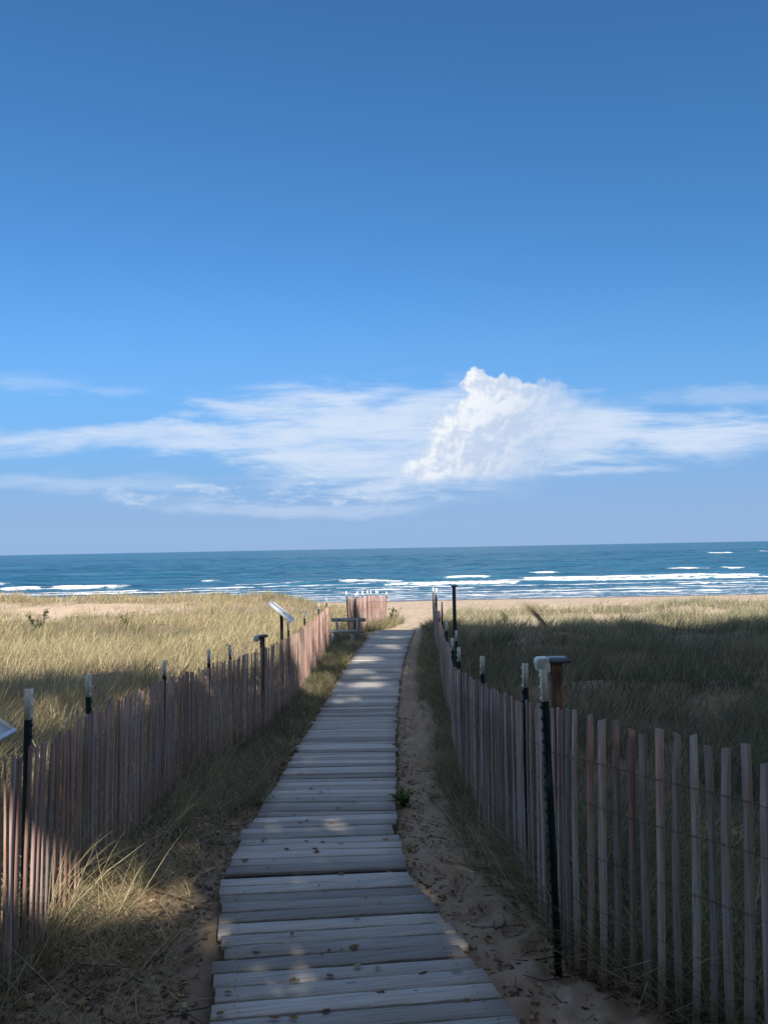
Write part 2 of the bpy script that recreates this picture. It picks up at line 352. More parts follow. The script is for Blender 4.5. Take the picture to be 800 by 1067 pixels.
# ------------------------------------------------------------------ boardwalk
bwroot = bpy.data.objects.new('boardwalk', None); col.objects.link(bwroot); bwroot.location = (0, 0, -1.6)
bwroot['kind'] = 'structure'; bwroot['label'] = 'grey weathered plank boardwalk running down to the beach'; bwroot['category'] = 'boardwalk'
def deck(p0, p1, width, name='deck_section', drop=0., parent=bwroot, pitch=.157, ragged=.012, zf=walk_z, fan=0., z_off=0):
    p0 = np.array(p0, float); p1 = np.array(p1, float); L = np.linalg.norm(p1 - p0); d = (p1 - p0) / L
    ang = math.atan2(-d[0], d[1]); n = max(1, int(round(L / pitch))); mb = MB()
    for k in range(n):
        s = (k + .5) * L / n; q = p0 + d * s; q2 = q + d * .05
        z = float(zf(q[1])) - drop + random.uniform(-.004, .004) + z_off
        sl = (float(zf(q[1] + .08)) - float(zf(q[1] - .08))) / .16
        w = L / n - random.uniform(.011, .021)
        off = random.uniform(-ragged, ragged) + (random.choice((-1, 1)) * random.uniform(.02, .05) if random.random() < .12 and ragged > .01 else 0)
        t = (random.random(), random.random(), random.random())
        yaw = random.uniform(-.006, .006) + fan * (k / n); roll = random.uniform(-.004, .004)
        # board as strip of 7 cross sections so that it can cup, sag and have chipped ends
        xs = np.linspace(-width / 2, width / 2, 9) + off; vs = []
        cup = random.uniform(-.002, .004)
        for xi_, x in enumerate(xs):
            e = (random.uniform(-.003, .003), random.uniform(-.003, .003))
            yc = yaw * x; zc = roll * x + .002 * math.sin(x * 3 + t[0] * 9)
            h = w / 2; ch = .005
            prof = [(-h, -.038), (-h, -ch), (-h + ch, 0), (0, -cup), (h - ch, 0), (h, -ch), (h, -.038)]
            for (py, pz) in prof:
                vs.append((x, s + yc + py + e[0] * (1 if py < 0 else -1), zc + pz + sl * py))
        vs = np.array(vs); vs[:, 2] += z; f = []
        for a_ in range(8):
            for b_ in range(6):
                i0 = a_ * 7 + b_; f.append([i0, i0 + 7, i0 + 8, i0 + 1])
            i0 = a_ * 7; f.append([i0 + 6, i0 + 13, i0 + 7, i0])
        f3 = []
        for e0, sgn in ((0, 1), (56, -1)):
            for q_ in range(1, 6):
                f3.append([e0, e0 + q_, e0 + q_ + 1] if sgn > 0 else [e0, e0 + q_ + 1, e0 + q_])
        mb.add(vs, f, f3, t)
    nails = MB(); NL = []
    for sx in (-width * .4, 0, width * .4):      # bearers under the boards
        for k in range(6):
            a0, a1 = L * k / 6, L * (k + 1) / 6; zz = float(zf((p0 + d * (a0 + a1) / 2)[1])) - drop + z_off
            mb.box((sx, (a0 + a1) / 2, zz - .038 - .02 - .045), (.038, (a1 - a0), .09), tint=(.1, .1, .1))
    o = mb.build(name, BOARD, parent); o.location = (p0[0], p0[1], 0) ; o.rotation_euler = (0, 0, ang)
    if p0[1] < 8 and parent is bwroot:
        th = np.arange(7) / 7 * 2 * math.pi
        for k in range(n):
            s = (k + .5) * L / n; zz = float(zf((p0 + d * s)[1])) - drop + z_off; sl = (float(zf((p0 + d * s)[1] + .08)) - float(zf((p0 + d * s)[1] - .08))) / .16
            for sx in (-width * .42, width * .42):
                for py in (-.036, .034):
                    x = sx + random.uniform(-.012, .012); q = py + random.uniform(-.008, .008) + fan * (k / n) * x
                    nails.add(np.stack([x + .0045 * np.cos(th), s + q + .0045 * np.sin(th), np.full(7, zz + .0055 + sl * py)], -1), [], [[0, e, e + 1] for e in range(1, 6)])
        nails.build('nail_heads', WIRE, o)
    if parent is bwroot: o.location.z = 1.6
    return o
secs = [((.42, .3), (-.489, 5.125), .012), ((-.492, 5.16), (-.55, 6.65), 0), ((-.545, 6.68), (-.525, 8.2), .006), ((-.522, 8.22), (-.50, 10.2), .0), ((-.50, 10.23), (-.445, 12.5), .008),
        ((-.445, 12.53), (-.36, 15.0), 0), ((-.355, 15.03), (-.19, 18.0), .008), ((-.19, 18.03), (0.01, 20.4), 0), ((.015, 20.43), (.25, 23.3), .006)]
for q, (p0, p1, dr) in enumerate(secs): deck(p0, p1, 1.2, drop=dr, fan=-.14 if q == 0 else 0, ragged=.012 if q else .02)
# small nails
mb = MB()

# ------------------------------------------------------------------ fences
def picket_geo(mb, x, y, zb, h, yaw, lx, ly, w=.0345, t=.009):
    """one split lath: 6 rings, slightly bent and rough"""
    n = 6; ca, sa = math.cos(yaw), math.sin(yaw); bx, by = random.uniform(-.012, .012), random.uniform(-.010, .010)
    w = w * random.uniform(.85, 1.15); vs = []; top = [random.uniform(-.012, .006) for _ in range(2)]
    tw = random.uniform(-.25, .25)
    for k in range(n):
        s = k / (n - 1); zz = s * h; ww = w / 2 * (1 + random.uniform(-.07, .07)) * (.94 if k == n - 1 else 1); c2, s2 = math.cos(yaw + tw * s), math.sin(yaw + tw * s)
        ox = lx * s * h + bx * math.sin(s * 3.1); oy = ly * s * h + by * math.sin(s * 3.1)
        for (a, b) in ((-ww, -t / 2), (ww, -t / 2), (ww, t / 2), (-ww, t / 2)):
            e = top[0] if a < 0 else top[1]
            vs.append((x + ox * ca - oy * sa + a * c2 - b * s2, y + ox * sa + oy * ca + a * s2 + b * c2, zb + zz + (e if k == n - 1 else 0)))
    f = []
    for k in range(n - 1):
        for q in range(4): f.append([k * 4 + q, k * 4 + (q + 1) % 4, k * 4 + 4 + (q + 1) % 4, k * 4 + 4 + q])
    f.append([3, 2, 1, 0]); f.append([n * 4 - 4, n * 4 - 3, n * 4 - 2, n * 4 - 1])
    mb.add(np.array(vs), f, c=(random.random() * .8 + .1, random.random(), random.random()))

def tpost(parent, root, x, y, ztop, yaw, lean=(0, 0), tip=.15):
    """steel T post with studs; white painted tip as sub-part"""
    def body(z0, z1, grow):
        mb = MB(); g = grow
        mb.box((0, 0, (z0 + z1) / 2), (.036 + g, .004 + g, z1 - z0)); mb.box((0, .016, (z0 + z1) / 2), (.005 + g, .030 + g, z1 - z0 - .001))
        z = z1 - .028
        while z > z0 + .01:
            mb.add(np.array([(-.009, -.002 - g / 2, z - .010), (.009, -.002 - g / 2, z - .010), (.009, -.002 - g / 2, z + .010), (-.009, -.002 - g / 2, z + .010),
                             (-.005, -.011, z - .004), (.005, -.011, z - .004), (.005, -.011, z + .005), (-.005, -.011, z + .005)]),
                   [[0, 1, 5, 4], [1, 2, 6, 5], [2, 3, 7, 6], [3, 0, 4, 7], [4, 5, 6, 7]]); z -= .054
        return mb
    zg = float(ground_z(x, y)); h = ztop - zg
    o = body(-.25, h - tip, 0).build('post', GREEN, parent); o.location = Vector((x, y, zg)) - root.location; o.rotation_euler = (lean[0], lean[1], yaw)
    body(h - tip + .001, h, .001).build('painted_tip', WHITE, o)
    return o

def along(pts, step):
    pts = np.array(pts, float); d = np.linalg.norm(np.diff(pts, axis=0), axis=1); s = np.concatenate([[0], np.cumsum(d)])
    t = np.arange(0, s[-1], step); t = t + rng.uniform(-.09, .09, len(t)) * step
    x = np.interp(t, s, pts[:, 0]); y = np.interp(t, s, pts[:, 1])
    tx = np.interp(t + .1, s, pts[:, 0]) - np.interp(t - .1, s, pts[:, 0]); ty = np.interp(t + .1, s, pts[:, 1]) - np.interp(t - .1, s, pts[:, 1])
    return x, y, np.arctan2(ty, tx), t

def fence(label, pts, posts, top, pitch=.082, inview=lambda x, y: True, lean_amp=.05, side=1, red=0, jit=.022, wires=(.1, .33, .57, .81, 1.0)):
    """snow fence: laths woven on wires, carried by T posts. side = +1: posts stand on the left of the run"""
    x0, y0 = pts[0]; root = thing('sand_fence', (x0, y0, float(ground_z(x0, y0))), label, 'fence', 'red lath sand fences')
    X, Y, A, T = along(pts, pitch); seq = []
    zb = ground_z(X, Y); tp = top(X, Y)
    ln = lean_amp * fbm(T * .55 + x0 * 7, T * 0 + y0, 3) ; ln2 = .03 * vnoise(T * .6, T * 0 + 9 + x0)
    order = sorted(range(len(X)), key=lambda k: (0 if inview(X[k], Y[k]) else 1, X[k] ** 2 + Y[k] ** 2)); ind = set(order[:100])
    rest = MB()
    for k in range(len(X)):
        h = 1.2 + random.uniform(-.015, .02); zt = tp[k] + random.uniform(-.02, .02) + (random.uniform(-.05, .0) if random.random() < .1 else 0)
        a = (X[k], Y[k], 0, h, A[k] + random.uniform(-.12, .12), ln[k] + random.uniform(-jit, jit), ln2[k] + random.uniform(-.01, .01))
        z0 = zt - h
        if k in ind:
            mb = MB(); picket_geo(mb, 0, 0, 0, *a[3:]); mb.c[0][:, 0] = np.clip(mb.c[0][:, 0] + red, 0, 1)
            o = mb.build('picket', PICKET, root); o.location = Vector((X[k], Y[k], z0)) - root.location
        else: picket_geo(rest, X[k] - x0, Y[k] - y0, z0 - root.location.z, *a[3:]); rest.c[-1][:, 0] = np.clip(rest.c[-1][:, 0] + red, 0, 1)
    if rest.n: rest.build('pickets', PICKET, root, kind='stuff')
    for hgt in wires:                                        # two strands per wire, weaving before and behind the laths
        mb = MB(); n = len(X)
        tt = np.arange(0, n - 1, .5); xi = np.interp(tt, np.arange(n), X); yi = np.interp(tt, np.arange(n), Y); ai = np.interp(tt, np.arange(n), A)
        zi = np.interp(tt, np.arange(n), tp) - 1.2 + hgt + .012 * vnoise(tt * .15, tt * 0 + hgt * 9)
        lo = np.interp(tt, np.arange(n), ln) * hgt
        xi = xi + np.cos(ai) * lo; yi = yi + np.sin(ai) * lo
        for s_ in (1, -1):
            o_ = np.where(np.arange(len(tt)) % 2 == 0, .0085, -.002) * s_
            P = np.stack([xi - np.sin(ai) * o_ - x0, yi + np.cos(ai) * o_ - y0, zi - root.location.z], -1)
            mb.tube(P, .0012, 4)
        mb.build('wire', WIRE, root)
    for (px, py, pz, yaw, le) in posts: tpost(root, root, px, py, pz, yaw, le)
    return root

LP = [(-1.75, 3.85, -.66), (-1.94, 5.2, -.81), (-2.21, 7.8, -1.09), (-2.06, 9.05, -1.15), (-1.89, 9.8, -1.18), (-1.60, 13.3, -1.23), (-1.56, 15.6, -1.24), (-1.52, 18.0, -1.24), (-1.50, 19.95, -1.25)]
lt_y = [1, 3.3, 3.85, 5.2, 7.8, 9.05, 11, 13.3, 15.6, 18, 20]; lt_z = [-.72, -.86, -.92, -1.01, -1.27, -1.33, -1.37, -1.43, -1.45, -1.46, -1.46]
fence('left lath fence from the foreground grass to the bench, long run with white tipped posts',
      [(-1.35, 1.9), (-1.62, 3.1), (-1.70, 3.85), (-1.90, 5.2), (-2.16, 7.8), (-2.02, 9.05), (-1.84, 9.9), (-1.66, 11), (-1.56, 13.3), (-1.52, 15.6), (-1.48, 18), (-1.46, 19.95)],
      [(x - .04, y, z, R(90), (random.uniform(-.03, .03), random.uniform(-.03, .03))) for x, y, z in LP],
      lambda x, y: np.interp(y, lt_y, lt_z), .080, lambda x, y: y > 3.2, .10, red=.22)
RP = [(.800, 3.70, -.60), (.775, 4.8, -.73), (.72, 6.5, -.92), (.70, 8.0, -1.04), (.76, 9.5, -1.12), (.91, 11, -1.19), (.90, 12.6, -1.22), (1.0, 15, -1.23), (1.2, 17.5, -1.24), (1.27, 20.5, -1.22), (1.42, 22.2, -1.24), (1.36, 23.0, -1.2), (1.55, 24.5, -1.3)]
def right_top(x, y):
    return np.where(x > .86 + .0 * y, np.where(y < 3.8, np.interp(x, [.8, 1.15, 1.45, 1.95], [-.80, -.805, -.80, -.78]), np.interp(y, [11, 20, 24.5], [-1.42, -1.46, -1.5])), np.interp(y, [3.7, 4.7, 6.5, 8, 9.5, 11, 20], [-.80, -.94, -1.14, -1.26, -1.35, -1.40, -1.46]))
fence('right lath fence turning the corner at the near post beside the box topped timber post',
      [(1.95, 2.36), (1.45, 2.90), (1.15, 3.28), (.845, 3.70), (.815, 4.0), (.80, 4.8), (.75, 6.5), (.73, 8), (.79, 9.5), (.92, 11), (.93, 12.6), (1.03, 15), (1.2, 17.5), (1.29, 20.5), (1.40, 22.2), (1.5, 24.5)],
      [(x - (.035 if y < 4 else -.05), y, z, R(-90), (random.uniform(-.02, .02), random.uniform(-.012, .012) if y > 4 else -.022)) for x, y, z in RP],
      right_top, .074, lambda x, y: True, .03, red=-.28, jit=.009)
FP_ = [(-.90, 22.0, -1.26), (-.80, 23.1, -1.28), (-.72, 24.1, -1.32), (-.62, 25.0, -1.36), (-.45, 26.2, -1.43), (-.36, 27.0, -1.48), (-.21, 28.2, -1.56), (-.0, 30.2, -1.70), (-1.17, 24.4, -1.33)]
fence('short far lath fence left of the path where it opens onto the sand',
      [(-1.22, 24.6), (-1.05, 23.5), (-.88, 22.0), (-.70, 24.1), (-.42, 26.2), (-.18, 28.2), (.03, 30.3)],
      [(x, y, z, R(90), (random.uniform(-.06, .06), random.uniform(-.08, .08))) for x, y, z in FP_],
      lambda x, y: np.interp(y, [22, 24, 26.2, 28.2, 30.3], [-1.42, -1.50, -1.60, -1.75, -1.90]), .085, lambda x, y: True, .06, red=.2)

# ------------------------------------------------------------------ signs and posts
def sign(loc, label, ztop, yaw, tilt, w=.62, d=.92):
    r = thing('interpretive_sign', loc, label, 'sign', 'tilted information panels', yaw); h = ztop - loc[2]
    mb = MB(); mb.box((0, 0, h / 2 - .15), (.055, .055, h + .25)); mb.box((0, .0, h - .02), (.12, .12, .008)); mb.build('post', DARKM, r)
    M = Matrix.Translation((0.0, 0, h + .01)) @ Matrix.Rotation(tilt, 4, 'Y')
    mb = MB(); mb.box((0, 0, 0), (w - .03, d - .03, .010), M); p = mb.build('panel', PANEL, r)
    mb = MB()
    for sx in (-1, 1): mb.box((sx * (w / 2 - .012), 0, .0), (.026, d, .024), M)
    for sy in (-1, 1): mb.box((0, sy * (d / 2 - .012), .0), (w - .052, .026, .024), M)
    mb.build('frame', PLAST, r)
    mb = MB(); mb.box((0, 0, -.035), (.32, .05, .04), M); mb.build('bracket', DARKM, r)
    return r
sign((-1.96, 14.5, float(ground_z(-1.96, 14.5))), 'pale slanted information panel on a dark post behind the left fence', -1.17, R(3), R(40), .56, .8)
sign((-2.52, 4.30, float(ground_z(-2.52, 4.3))), 'pale blue panel whose corner pokes in at the left edge above the fence', -.90, R(4), R(36), .66, .92)

def marker(loc, label, ztop, pw, yaw=0, box=True, capw=.16):
    r = thing('marker_post', loc, label, 'post', 'square timber posts with caps', yaw); h = ztop - loc[2]
    mb = MB(); mb.box((0, 0, h / 2 - .15), (pw, pw, h + .3 - .004)); o = mb.build('post', POSTW if box else DARKM, r)
    bv = o.modifiers.new('b', 'BEVEL'); bv.width = .005; bv.segments = 2
    mb = MB(); c = capw / 2; t = .024
    mb.add(np.array([(-c, -c, h), (c, -c, h), (c, c, h), (-c, c, h), (-c, -c, h + t), (c, -c, h + t), (c, c, h + t), (-c, c, h + t), (-c * .8, -c * .8, h + t + .012), (c * .8, -c * .8, h + t + .012), (c * .8, c * .8, h + t + .012), (-c * .8, c * .8, h + t + .012)]) + np.array([.015, 0, .0]),
           [[3, 2, 1, 0], [0, 1, 5, 4], [1, 2, 6, 5], [2, 3, 7, 6], [3, 0, 4, 7], [4, 5, 9, 8], [5, 6, 10, 9], [6, 7, 11, 10], [7, 4, 8, 11], [8, 9, 10, 11]])
    mb.build('cap', CAPM, r)
    if box:
        s = capw / .16; P = [(-.165, .0), (-.155, -.060), (-.115, -.085), (-.055, -.070), (-.055, .026), (-.075, .040), (-.14, .036), (-.16, .024)]
        n = len(P); v = [(x * s, -.065 * s, h + z * s) for x, z in P] + [(x * s, .055 * s, h + z * s) for x, z in P]
        mb = MB(); mb.add(np.array(v), [[k, (k + 1) % n, n + (k + 1) % n, n + k] for k in range(n)], [[0, n_ + 1, n_] for n_ in range(1, n - 1)] + [[n, n + n_, n + n_ + 1] for n_ in range(1, n - 1)])
        o = mb.build('box', PLAST, r); bv = o.modifiers.new('b', 'BEVEL'); bv.width = .006; bv.segments = 2
    return r
marker((1.31, 6.0, float(ground_z(1.31, 6.0))), 'brown timber post with pale box and dark cap behind the right fence corner', -.905, .084)
marker((-1.86, 11.6, float(ground_z(-1.86, 11.6))), 'dark capped post just behind the left fence, in front of the slanted sign', -1.30, .065, box=True, capw=.125)
r = marker((2.06, 23.2, float(ground_z(2.06, 23.2))), 'tall dark pole with flat cap standing alone in the right grass', -1.19, .10, box=False, capw=.2)

# ------------------------------------------------------------------ bench and its deck
bz = float(ground_z(-1.1, 20.8))
b_ = thing('bench', (-1.12, 20.7, bz), 'low grey wooden bench at the end of the left fence', 'bench', None, R(-8))
mb = MB(); mb.box((-.05, -.08, .37), (.72, .13, .04)); mb.box((-.05, .07, .37), (.72, .13, .04)); mb.build('seat', GREYW, b_)
mb = MB(); mb.box((0.05, .34, .64), (.95, .035, .10)); mb.build('backrest', GREYW, b_)
for sx in (-.3, .22):
    mb = MB(); mb.box((sx, 0, .175), (.06, .26, .35)); mb.build('leg', GREYW, b_)
for sx in (-.26, .30):
    mb = MB(); mb.box((sx, .30, .35), (.06, .045, .68)); mb.build('support', GREYW, b_)
pad = bpy.data.objects.new('bench_deck', None); col.objects.link(pad); pad.location = (0, 0, 0)
pad['label'] = 'small plank deck joining the bench to the boardwalk'; pad['category'] = 'deck'
deck((-.32, 20.2), (-1.30, 19.55), 1.55, 'deck_boards', parent=pad, ragged=.004, zf=lambda y: -2.575, pitch=.15)

# ------------------------------------------------------------------ vegetation
def blades(P, Hh, W, az, lean, curve, c0, c1, waz=None, segs=3):
    n = len(P); s = np.linspace(0, 1, segs + 1)
    d = np.stack([np.cos(az), np.sin(az), 0 * az], -1)
    if waz is None: waz = rng.uniform(0, math.pi, n)
    wv = np.stack([np.cos(waz), np.sin(waz), 0 * waz], -1)
    V = np.zeros((n, 2 * segs + 1, 3)); C = np.zeros((n, 2 * segs + 1, 3))
    for k in range(segs + 1):
        t = s[k]; hor = Hh * (lean * t + curve * t ** 2.2); up = Hh * (t - .42 * curve * t ** 2.5)
        p = P + d * hor[:, None]; p[:, 2] += up
        cc = c0 * (1 - t) + c1 * t
        if k < segs:
            w = (W * (1 - .55 * t))[:, None] * wv / 2
            V[:, 2 * k] = p - w; V[:, 2 * k + 1] = p + w; C[:, 2 * k] = cc; C[:, 2 * k + 1] = cc
        else: V[:, 2 * k] = p; C[:, 2 * k] = cc
    base = (np.arange(n) * (2 * segs + 1))[:, None]
    q = np.concatenate([base + np.array([[2 * k, 2 * k + 1, 2 * k + 3, 2 * k + 2]]) for k in range(segs - 1)], 0)
    t3 = base + np.array([[2 * segs - 2, 2 * segs - 1, 2 * segs]])
    return V.reshape(-1, 3), q, t3, C.reshape(-1, 3)
class BL:
    def __init__(s): s.V = []; s.Q = []; s.T = []; s.C = []; s.n = 0
    def add(s, *a, **k):
        V, q, t, c = blades(*a, **k); s.V.append(V); s.Q.append(q + s.n); s.T.append(t + s.n); s.C.append(c); s.n += len(V)
    def obj(s, name, parent=None, loc=(0, 0, 0), m=None, **props):
        V = np.concatenate(s.V) - np.array(loc)
        o = link(name, mesh_np(name, V, [np.concatenate(s.Q), np.concatenate(s.T)], [m or GRASS], np.concatenate(s.C)), parent, **props)
        if parent is None: o.location = loc
        return o
GREENS = np.array([(.085, .11, .06), (.12, .14, .075), (.16, .17, .095), (.07, .10, .065)])
STRAWS = np.array([(.48, .41, .25), (.40, .335, .20), (.58, .51, .34), (.32, .26, .155)])
def colours(n, straw):
    g = GREENS[rng.integers(0, 4, n)]; s_ = STRAWS[rng.integers(0, 4, n)]
    k = np.clip(straw + rng.normal(0, .32, n), 0, 1)[:, None]; v = rng.uniform(.8, 1.25, n)[:, None]
    return (g * (1 - k) + s_ * k) * v
def field(name, side, label):
    bl = BL()
    for (ya, yb, dens, wd, hh) in ((3.2, 7, 760, .0055, .62), (7, 12, 520, .0075, .62), (12, 20, 260, .011, .60), (20, 30, 150, .016, .55), (30, 48, 95, .023, .46)):
        xm = .56 * yb + 4.5; A = (yb - ya) * xm; n = int(A * dens)
        y = rng.uniform(ya, yb, n); x = rng.uniform(0, xm, n) * side
        keep = (x < lfx(y)) if side < 0 else (x > rfx(y)); keep &= np.abs(x) < .56 * y + 4.0
        # clumps
        cl = fbm(x * 1.6 + 3, y * 1.6, 3) * .5 + .5; cv = cover(x, y)
        keep &= rng.random(n) < np.clip((cl - .22) * 2.1, .05 if side < 0 else .3, 1) * (.03 + .97 * cv)
        x = x[keep]; y = y[keep]; cl = cl[keep]; n = len(x); z = ground_z(x, y) - .02
        # clump centres pull the blades together
        big = fbm(x * .22, y * .22 + 40, 3); hgt = hh * (.42 + .68 * np.clip(cl, 0, 1.2)) * rng.uniform(.5, 1.25, n) * (1 + .18 * big)
        az = rng.normal(0.25 if side > 0 else .5, 1.3, n); lean = np.abs(rng.normal(.12, .16, n)) + (.12 if side > 0 else .05); cur = rng.uniform(.1, .75, n)
        straw = np.clip((.62 if side < 0 else .34 + .3 * sstep(24, 29, y)) + .35 * big + .25 * fbm(x * 1.1, y * 1.1 + 7, 2), .02, 1)
        c0 = colours(n, np.clip(straw + .1, 0, 1)); c1 = c0 * .6 + .4 * colours(n, np.clip(straw + .15, 0, 1))
        if side > 0: q_ = (.62 + .38 * sstep(22, 28, y + 2 * vnoise(x * .4, y * .4)))[:, None] * np.array([[.92, 1, 1.08]]); c0 = c0 * q_; c1 = c1 * q_     # tree shade deepened in the blade colour: nearer grass darker and bluer
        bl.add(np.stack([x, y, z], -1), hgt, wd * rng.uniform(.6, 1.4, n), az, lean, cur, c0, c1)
        # seed stalks
        m_ = rng.random(n) < .012
        if m_.any():
            k = m_.sum(); st = np.tile(np.array([(.40, .33, .19)]), (k, 1)) * rng.uniform(.7, 1.1, (k, 1))
            bl.add(np.stack([x[m_], y[m_], z[m_]], -1), hgt[m_] * 1.45 + .1, wd * np.full(k, .9), az[m_], lean[m_] * .6, cur[m_] * .3, st, st)
    return bl.obj(name, kind='stuff', label=label, category='grass')
field('beach_grass', -1, 'straw and green dune grass covering the field left of the path')
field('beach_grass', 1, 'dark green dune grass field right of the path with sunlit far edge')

# undergrowth between fence and walk, both sides
bl = BL()
def strip(n, ya, yb, xa, xb, h, w, straw, dens=None, lean=.25, colmul=1.0, cur=(.2, 1.1), azm=None):
    t = rng.random(n) ** .8; y = ya + (yb - ya) * t; f = rng.random(n); x = xa(y) * (1 - f) + xb(y) * f
    cl = fbm(x * 2.3 + 11, y * 2.3, 3) * .5 + .5; k = rng.random(n) < np.clip(cl * 1.5 - .1, .05, 1)
    x, y = x[k], y[k]; n = len(x); z = ground_z(x, y) - .01
    c = colours(n, straw) * colmul
    az = rng.uniform(0, 6.28, n) if azm is None else rng.normal(azm, 1.1, n)
    bl.add(np.stack([x, y, z], -1), h * rng.uniform(.4, 1.3, n), w * rng.uniform(.6, 1.3, n) * (1 + y * .05), az, np.abs(rng.normal(lean, .3, n)), rng.uniform(*cur, n), c, c * 1.0)
wl = lambda y: walk_x(y) - .68; wr = lambda y: walk_x(y) + .68
strip(22000, 5.6, 22, lambda y: lfx(y) + .02, lambda y: wl(y) - .02, .27, .0045, .42)
strip(3600, 2.2, 6, lambda y: lfx(y) - .1, lambda y: lfx(y) + .22, .19, .004, .42)
strip(3500, 2.2, 5.5, lambda y: lfx(y) + .25, lambda y: wl(y) - .08, .12, .004, .9, lean=.9)
strip(15000, 5.0, 24, lambda y: rfx(y) - .32, lambda y: rfx(y) + .05, .34, .0045, .40)
strip(9000, 2.6, 5.5, lambda y: rfx(y) - .06, lambda y: rfx(y) + .6, .35, .0045, .5)
strip(14000, 2.2, 5.5, lambda y: rfx(y) + .05, lambda y: rfx(y) + 1.4, .5, .006, .35)
strip(5000, 12, 24, lambda y: wr(y) + .25, lambda y: rfx(y) - .1, .30, .0045, .45)
strip(5000, 24, 31, lambda y: np.interp(y, [24, 31], [1.1, 1.9]), lambda y: np.interp(y, [24, 31], [2.0, 3.2]), .35, .006, .5)
strip(3500, 23, 31, lambda y: np.interp(y, [23, 31], [-.75, .05]), lambda y: np.interp(y, [23, 31], [-.30, .75]), .42, .007, .45)
# dry thin stems tangled near the left fence
strip(1000, 2.4, 9, lambda y: lfx(y) - .1, lambda y: lfx(y) + .6, .55, .0028, 1.0, lean=.7, cur=(.0, .8))
strip(1200, 2.6, 8, lambda y: rfx(y) - .2, lambda y: rfx(y) + .3, .5, .0028, .9, lean=.7, cur=(.0, .8))
bl.obj('undergrowth', kind='stuff', label='tangled grass and weeds along both fences', category='undergrowth')

# distinct tufts in the left foreground
def tuft(x, y, n, h, label, straw=.5, az=None, w=.005, group='grass tufts by the left fence'):
    z = float(ground_z(x, y)); b = BL(); k = n
    P = np.stack([x + rng.normal(0, .05, k), y + rng.normal(0, .05, k), np.full(k, z - .01)], -1)
    a = rng.uniform(0, 6.28, k) if az is None else rng.normal(az, .8, k); c = colours(k, straw)
    b.add(P, h * rng.uniform(.5, 1.2, k), w * rng.uniform(.7, 1.3, k), a, np.abs(rng.normal(.35, .3, k)), rng.uniform(.2, 1.1, k), c, c * .9 + .1 * STRAWS[0], segs=5)
    return b.obj('grass_tuft', None, (x, y, z), label=label, category='grass tuft', group=group)
tuft(-1.50, 4.75, 64, .52, 'arching green and straw grass tuft catching sun at the foot of the left fence', .45)
tuft(-1.55, 3.5, 36, .60, 'long straw coloured tuft bending right over the sunlit pickets', .75, .6)
tuft(-1.42, 2.75, 70, .36, 'shaded dark tuft at the bottom left corner of the view', .3)
tuft(-1.62, 5.9, 110, .5, 'shaded tuft leaning from the left fence behind the sunlit one', .4, .2)
tuft(-1.25, 7.2, 110, .45, 'low dark tuft between the left fence and the planks', .35)

# broad-leaved plants
def leafy(name, x, y, h, n, label, cat, ls=.05, c=(.05, .085, .03), group=None, stems=3, spread=.12):
    z = float(ground_z(x, y)); r = thing(name, (x, y, z), label, cat, group); st = MB(); lf = []
    for s_ in range(stems):
        a = random.uniform(0, 6.28); tx, ty = math.cos(a) * spread, math.sin(a) * spread
        pts = [(0, 0, -.03), (tx * .4, ty * .4, h * .5), (tx, ty, h * random.uniform(.8, 1))]; st.tube(pts, [.006, .004, .002], 5)
        for k in range(n // stems):
            t = random.uniform(.25, 1); p = Vector((tx * t, ty * t, h * t)); az = random.uniform(0, 6.28); el = random.uniform(-.3, .7)
            d = Vector((math.cos(az) * math.cos(el), math.sin(az) * math.cos(el), math.sin(el))); sd = d.cross(Vector((0, 0, 1))).normalized()
            l = ls * random.uniform(.7, 1.4); q = [p, p + d * l * .5 + sd * l * .22, p + d * l, p + d * l * .5 - sd * l * .22 - Vector((0, 0, l * .05))]
            lf.append([tuple(v) for v in q])
    st.build('stem', simple_stem, r)
    V = np.array(lf).reshape(-1, 3); F = np.arange(len(V)).reshape(-1, 4)
    C = np.repeat(np.array(c)[None] * rng.uniform(.7, 1.4, (len(lf), 1)), 4, 0)
    link('foliage', mesh_np('foliage', V, [F], [LEAF], C), r)
simple_stem = simple('stem', (.07, .08, .035), (.12, .11, .06), 20, .8)
leafy('weed', .13, 7.2, .13, 160, 'small bright green weed growing against the right edge of the planks', 'weed', .05, (.10, .16, .05), stems=7, spread=.10)
leafy('leafy_plant', -13.3, 29.5, .72, 300, 'taller dark green leafy plant in the sunlit left grass', 'plant', .11, (.075, .11, .045), 'leafy plants in the left field', 7, .35)
leafy('leafy_plant', -9.9, 29.5, .5, 150, 'smaller green leafy plant in the left grass, nearer the sign', 'plant', .10, (.075, .11, .045), 'leafy plants in the left field', 5, .3)
leafy('leafy_plant', -16.2, 36.5, .5, 130, 'leafy sprig on the bare sand band above the tall leafy plant', 'plant', .10, (.08, .10, .05), 'leafy plants in the left field', 5, .3)
for (x, y, lb) in ((-.05, 29.5, 'bushy yellow green weed at the beach end of the far fence'), (.22, 30.6, 'low straggling weed on the sand beside the last far fence post')):
    leafy('weed', x + .1, y, .62, 150, lb, 'weed', .11, (.13, .14, .06), stems=6, spread=.28)
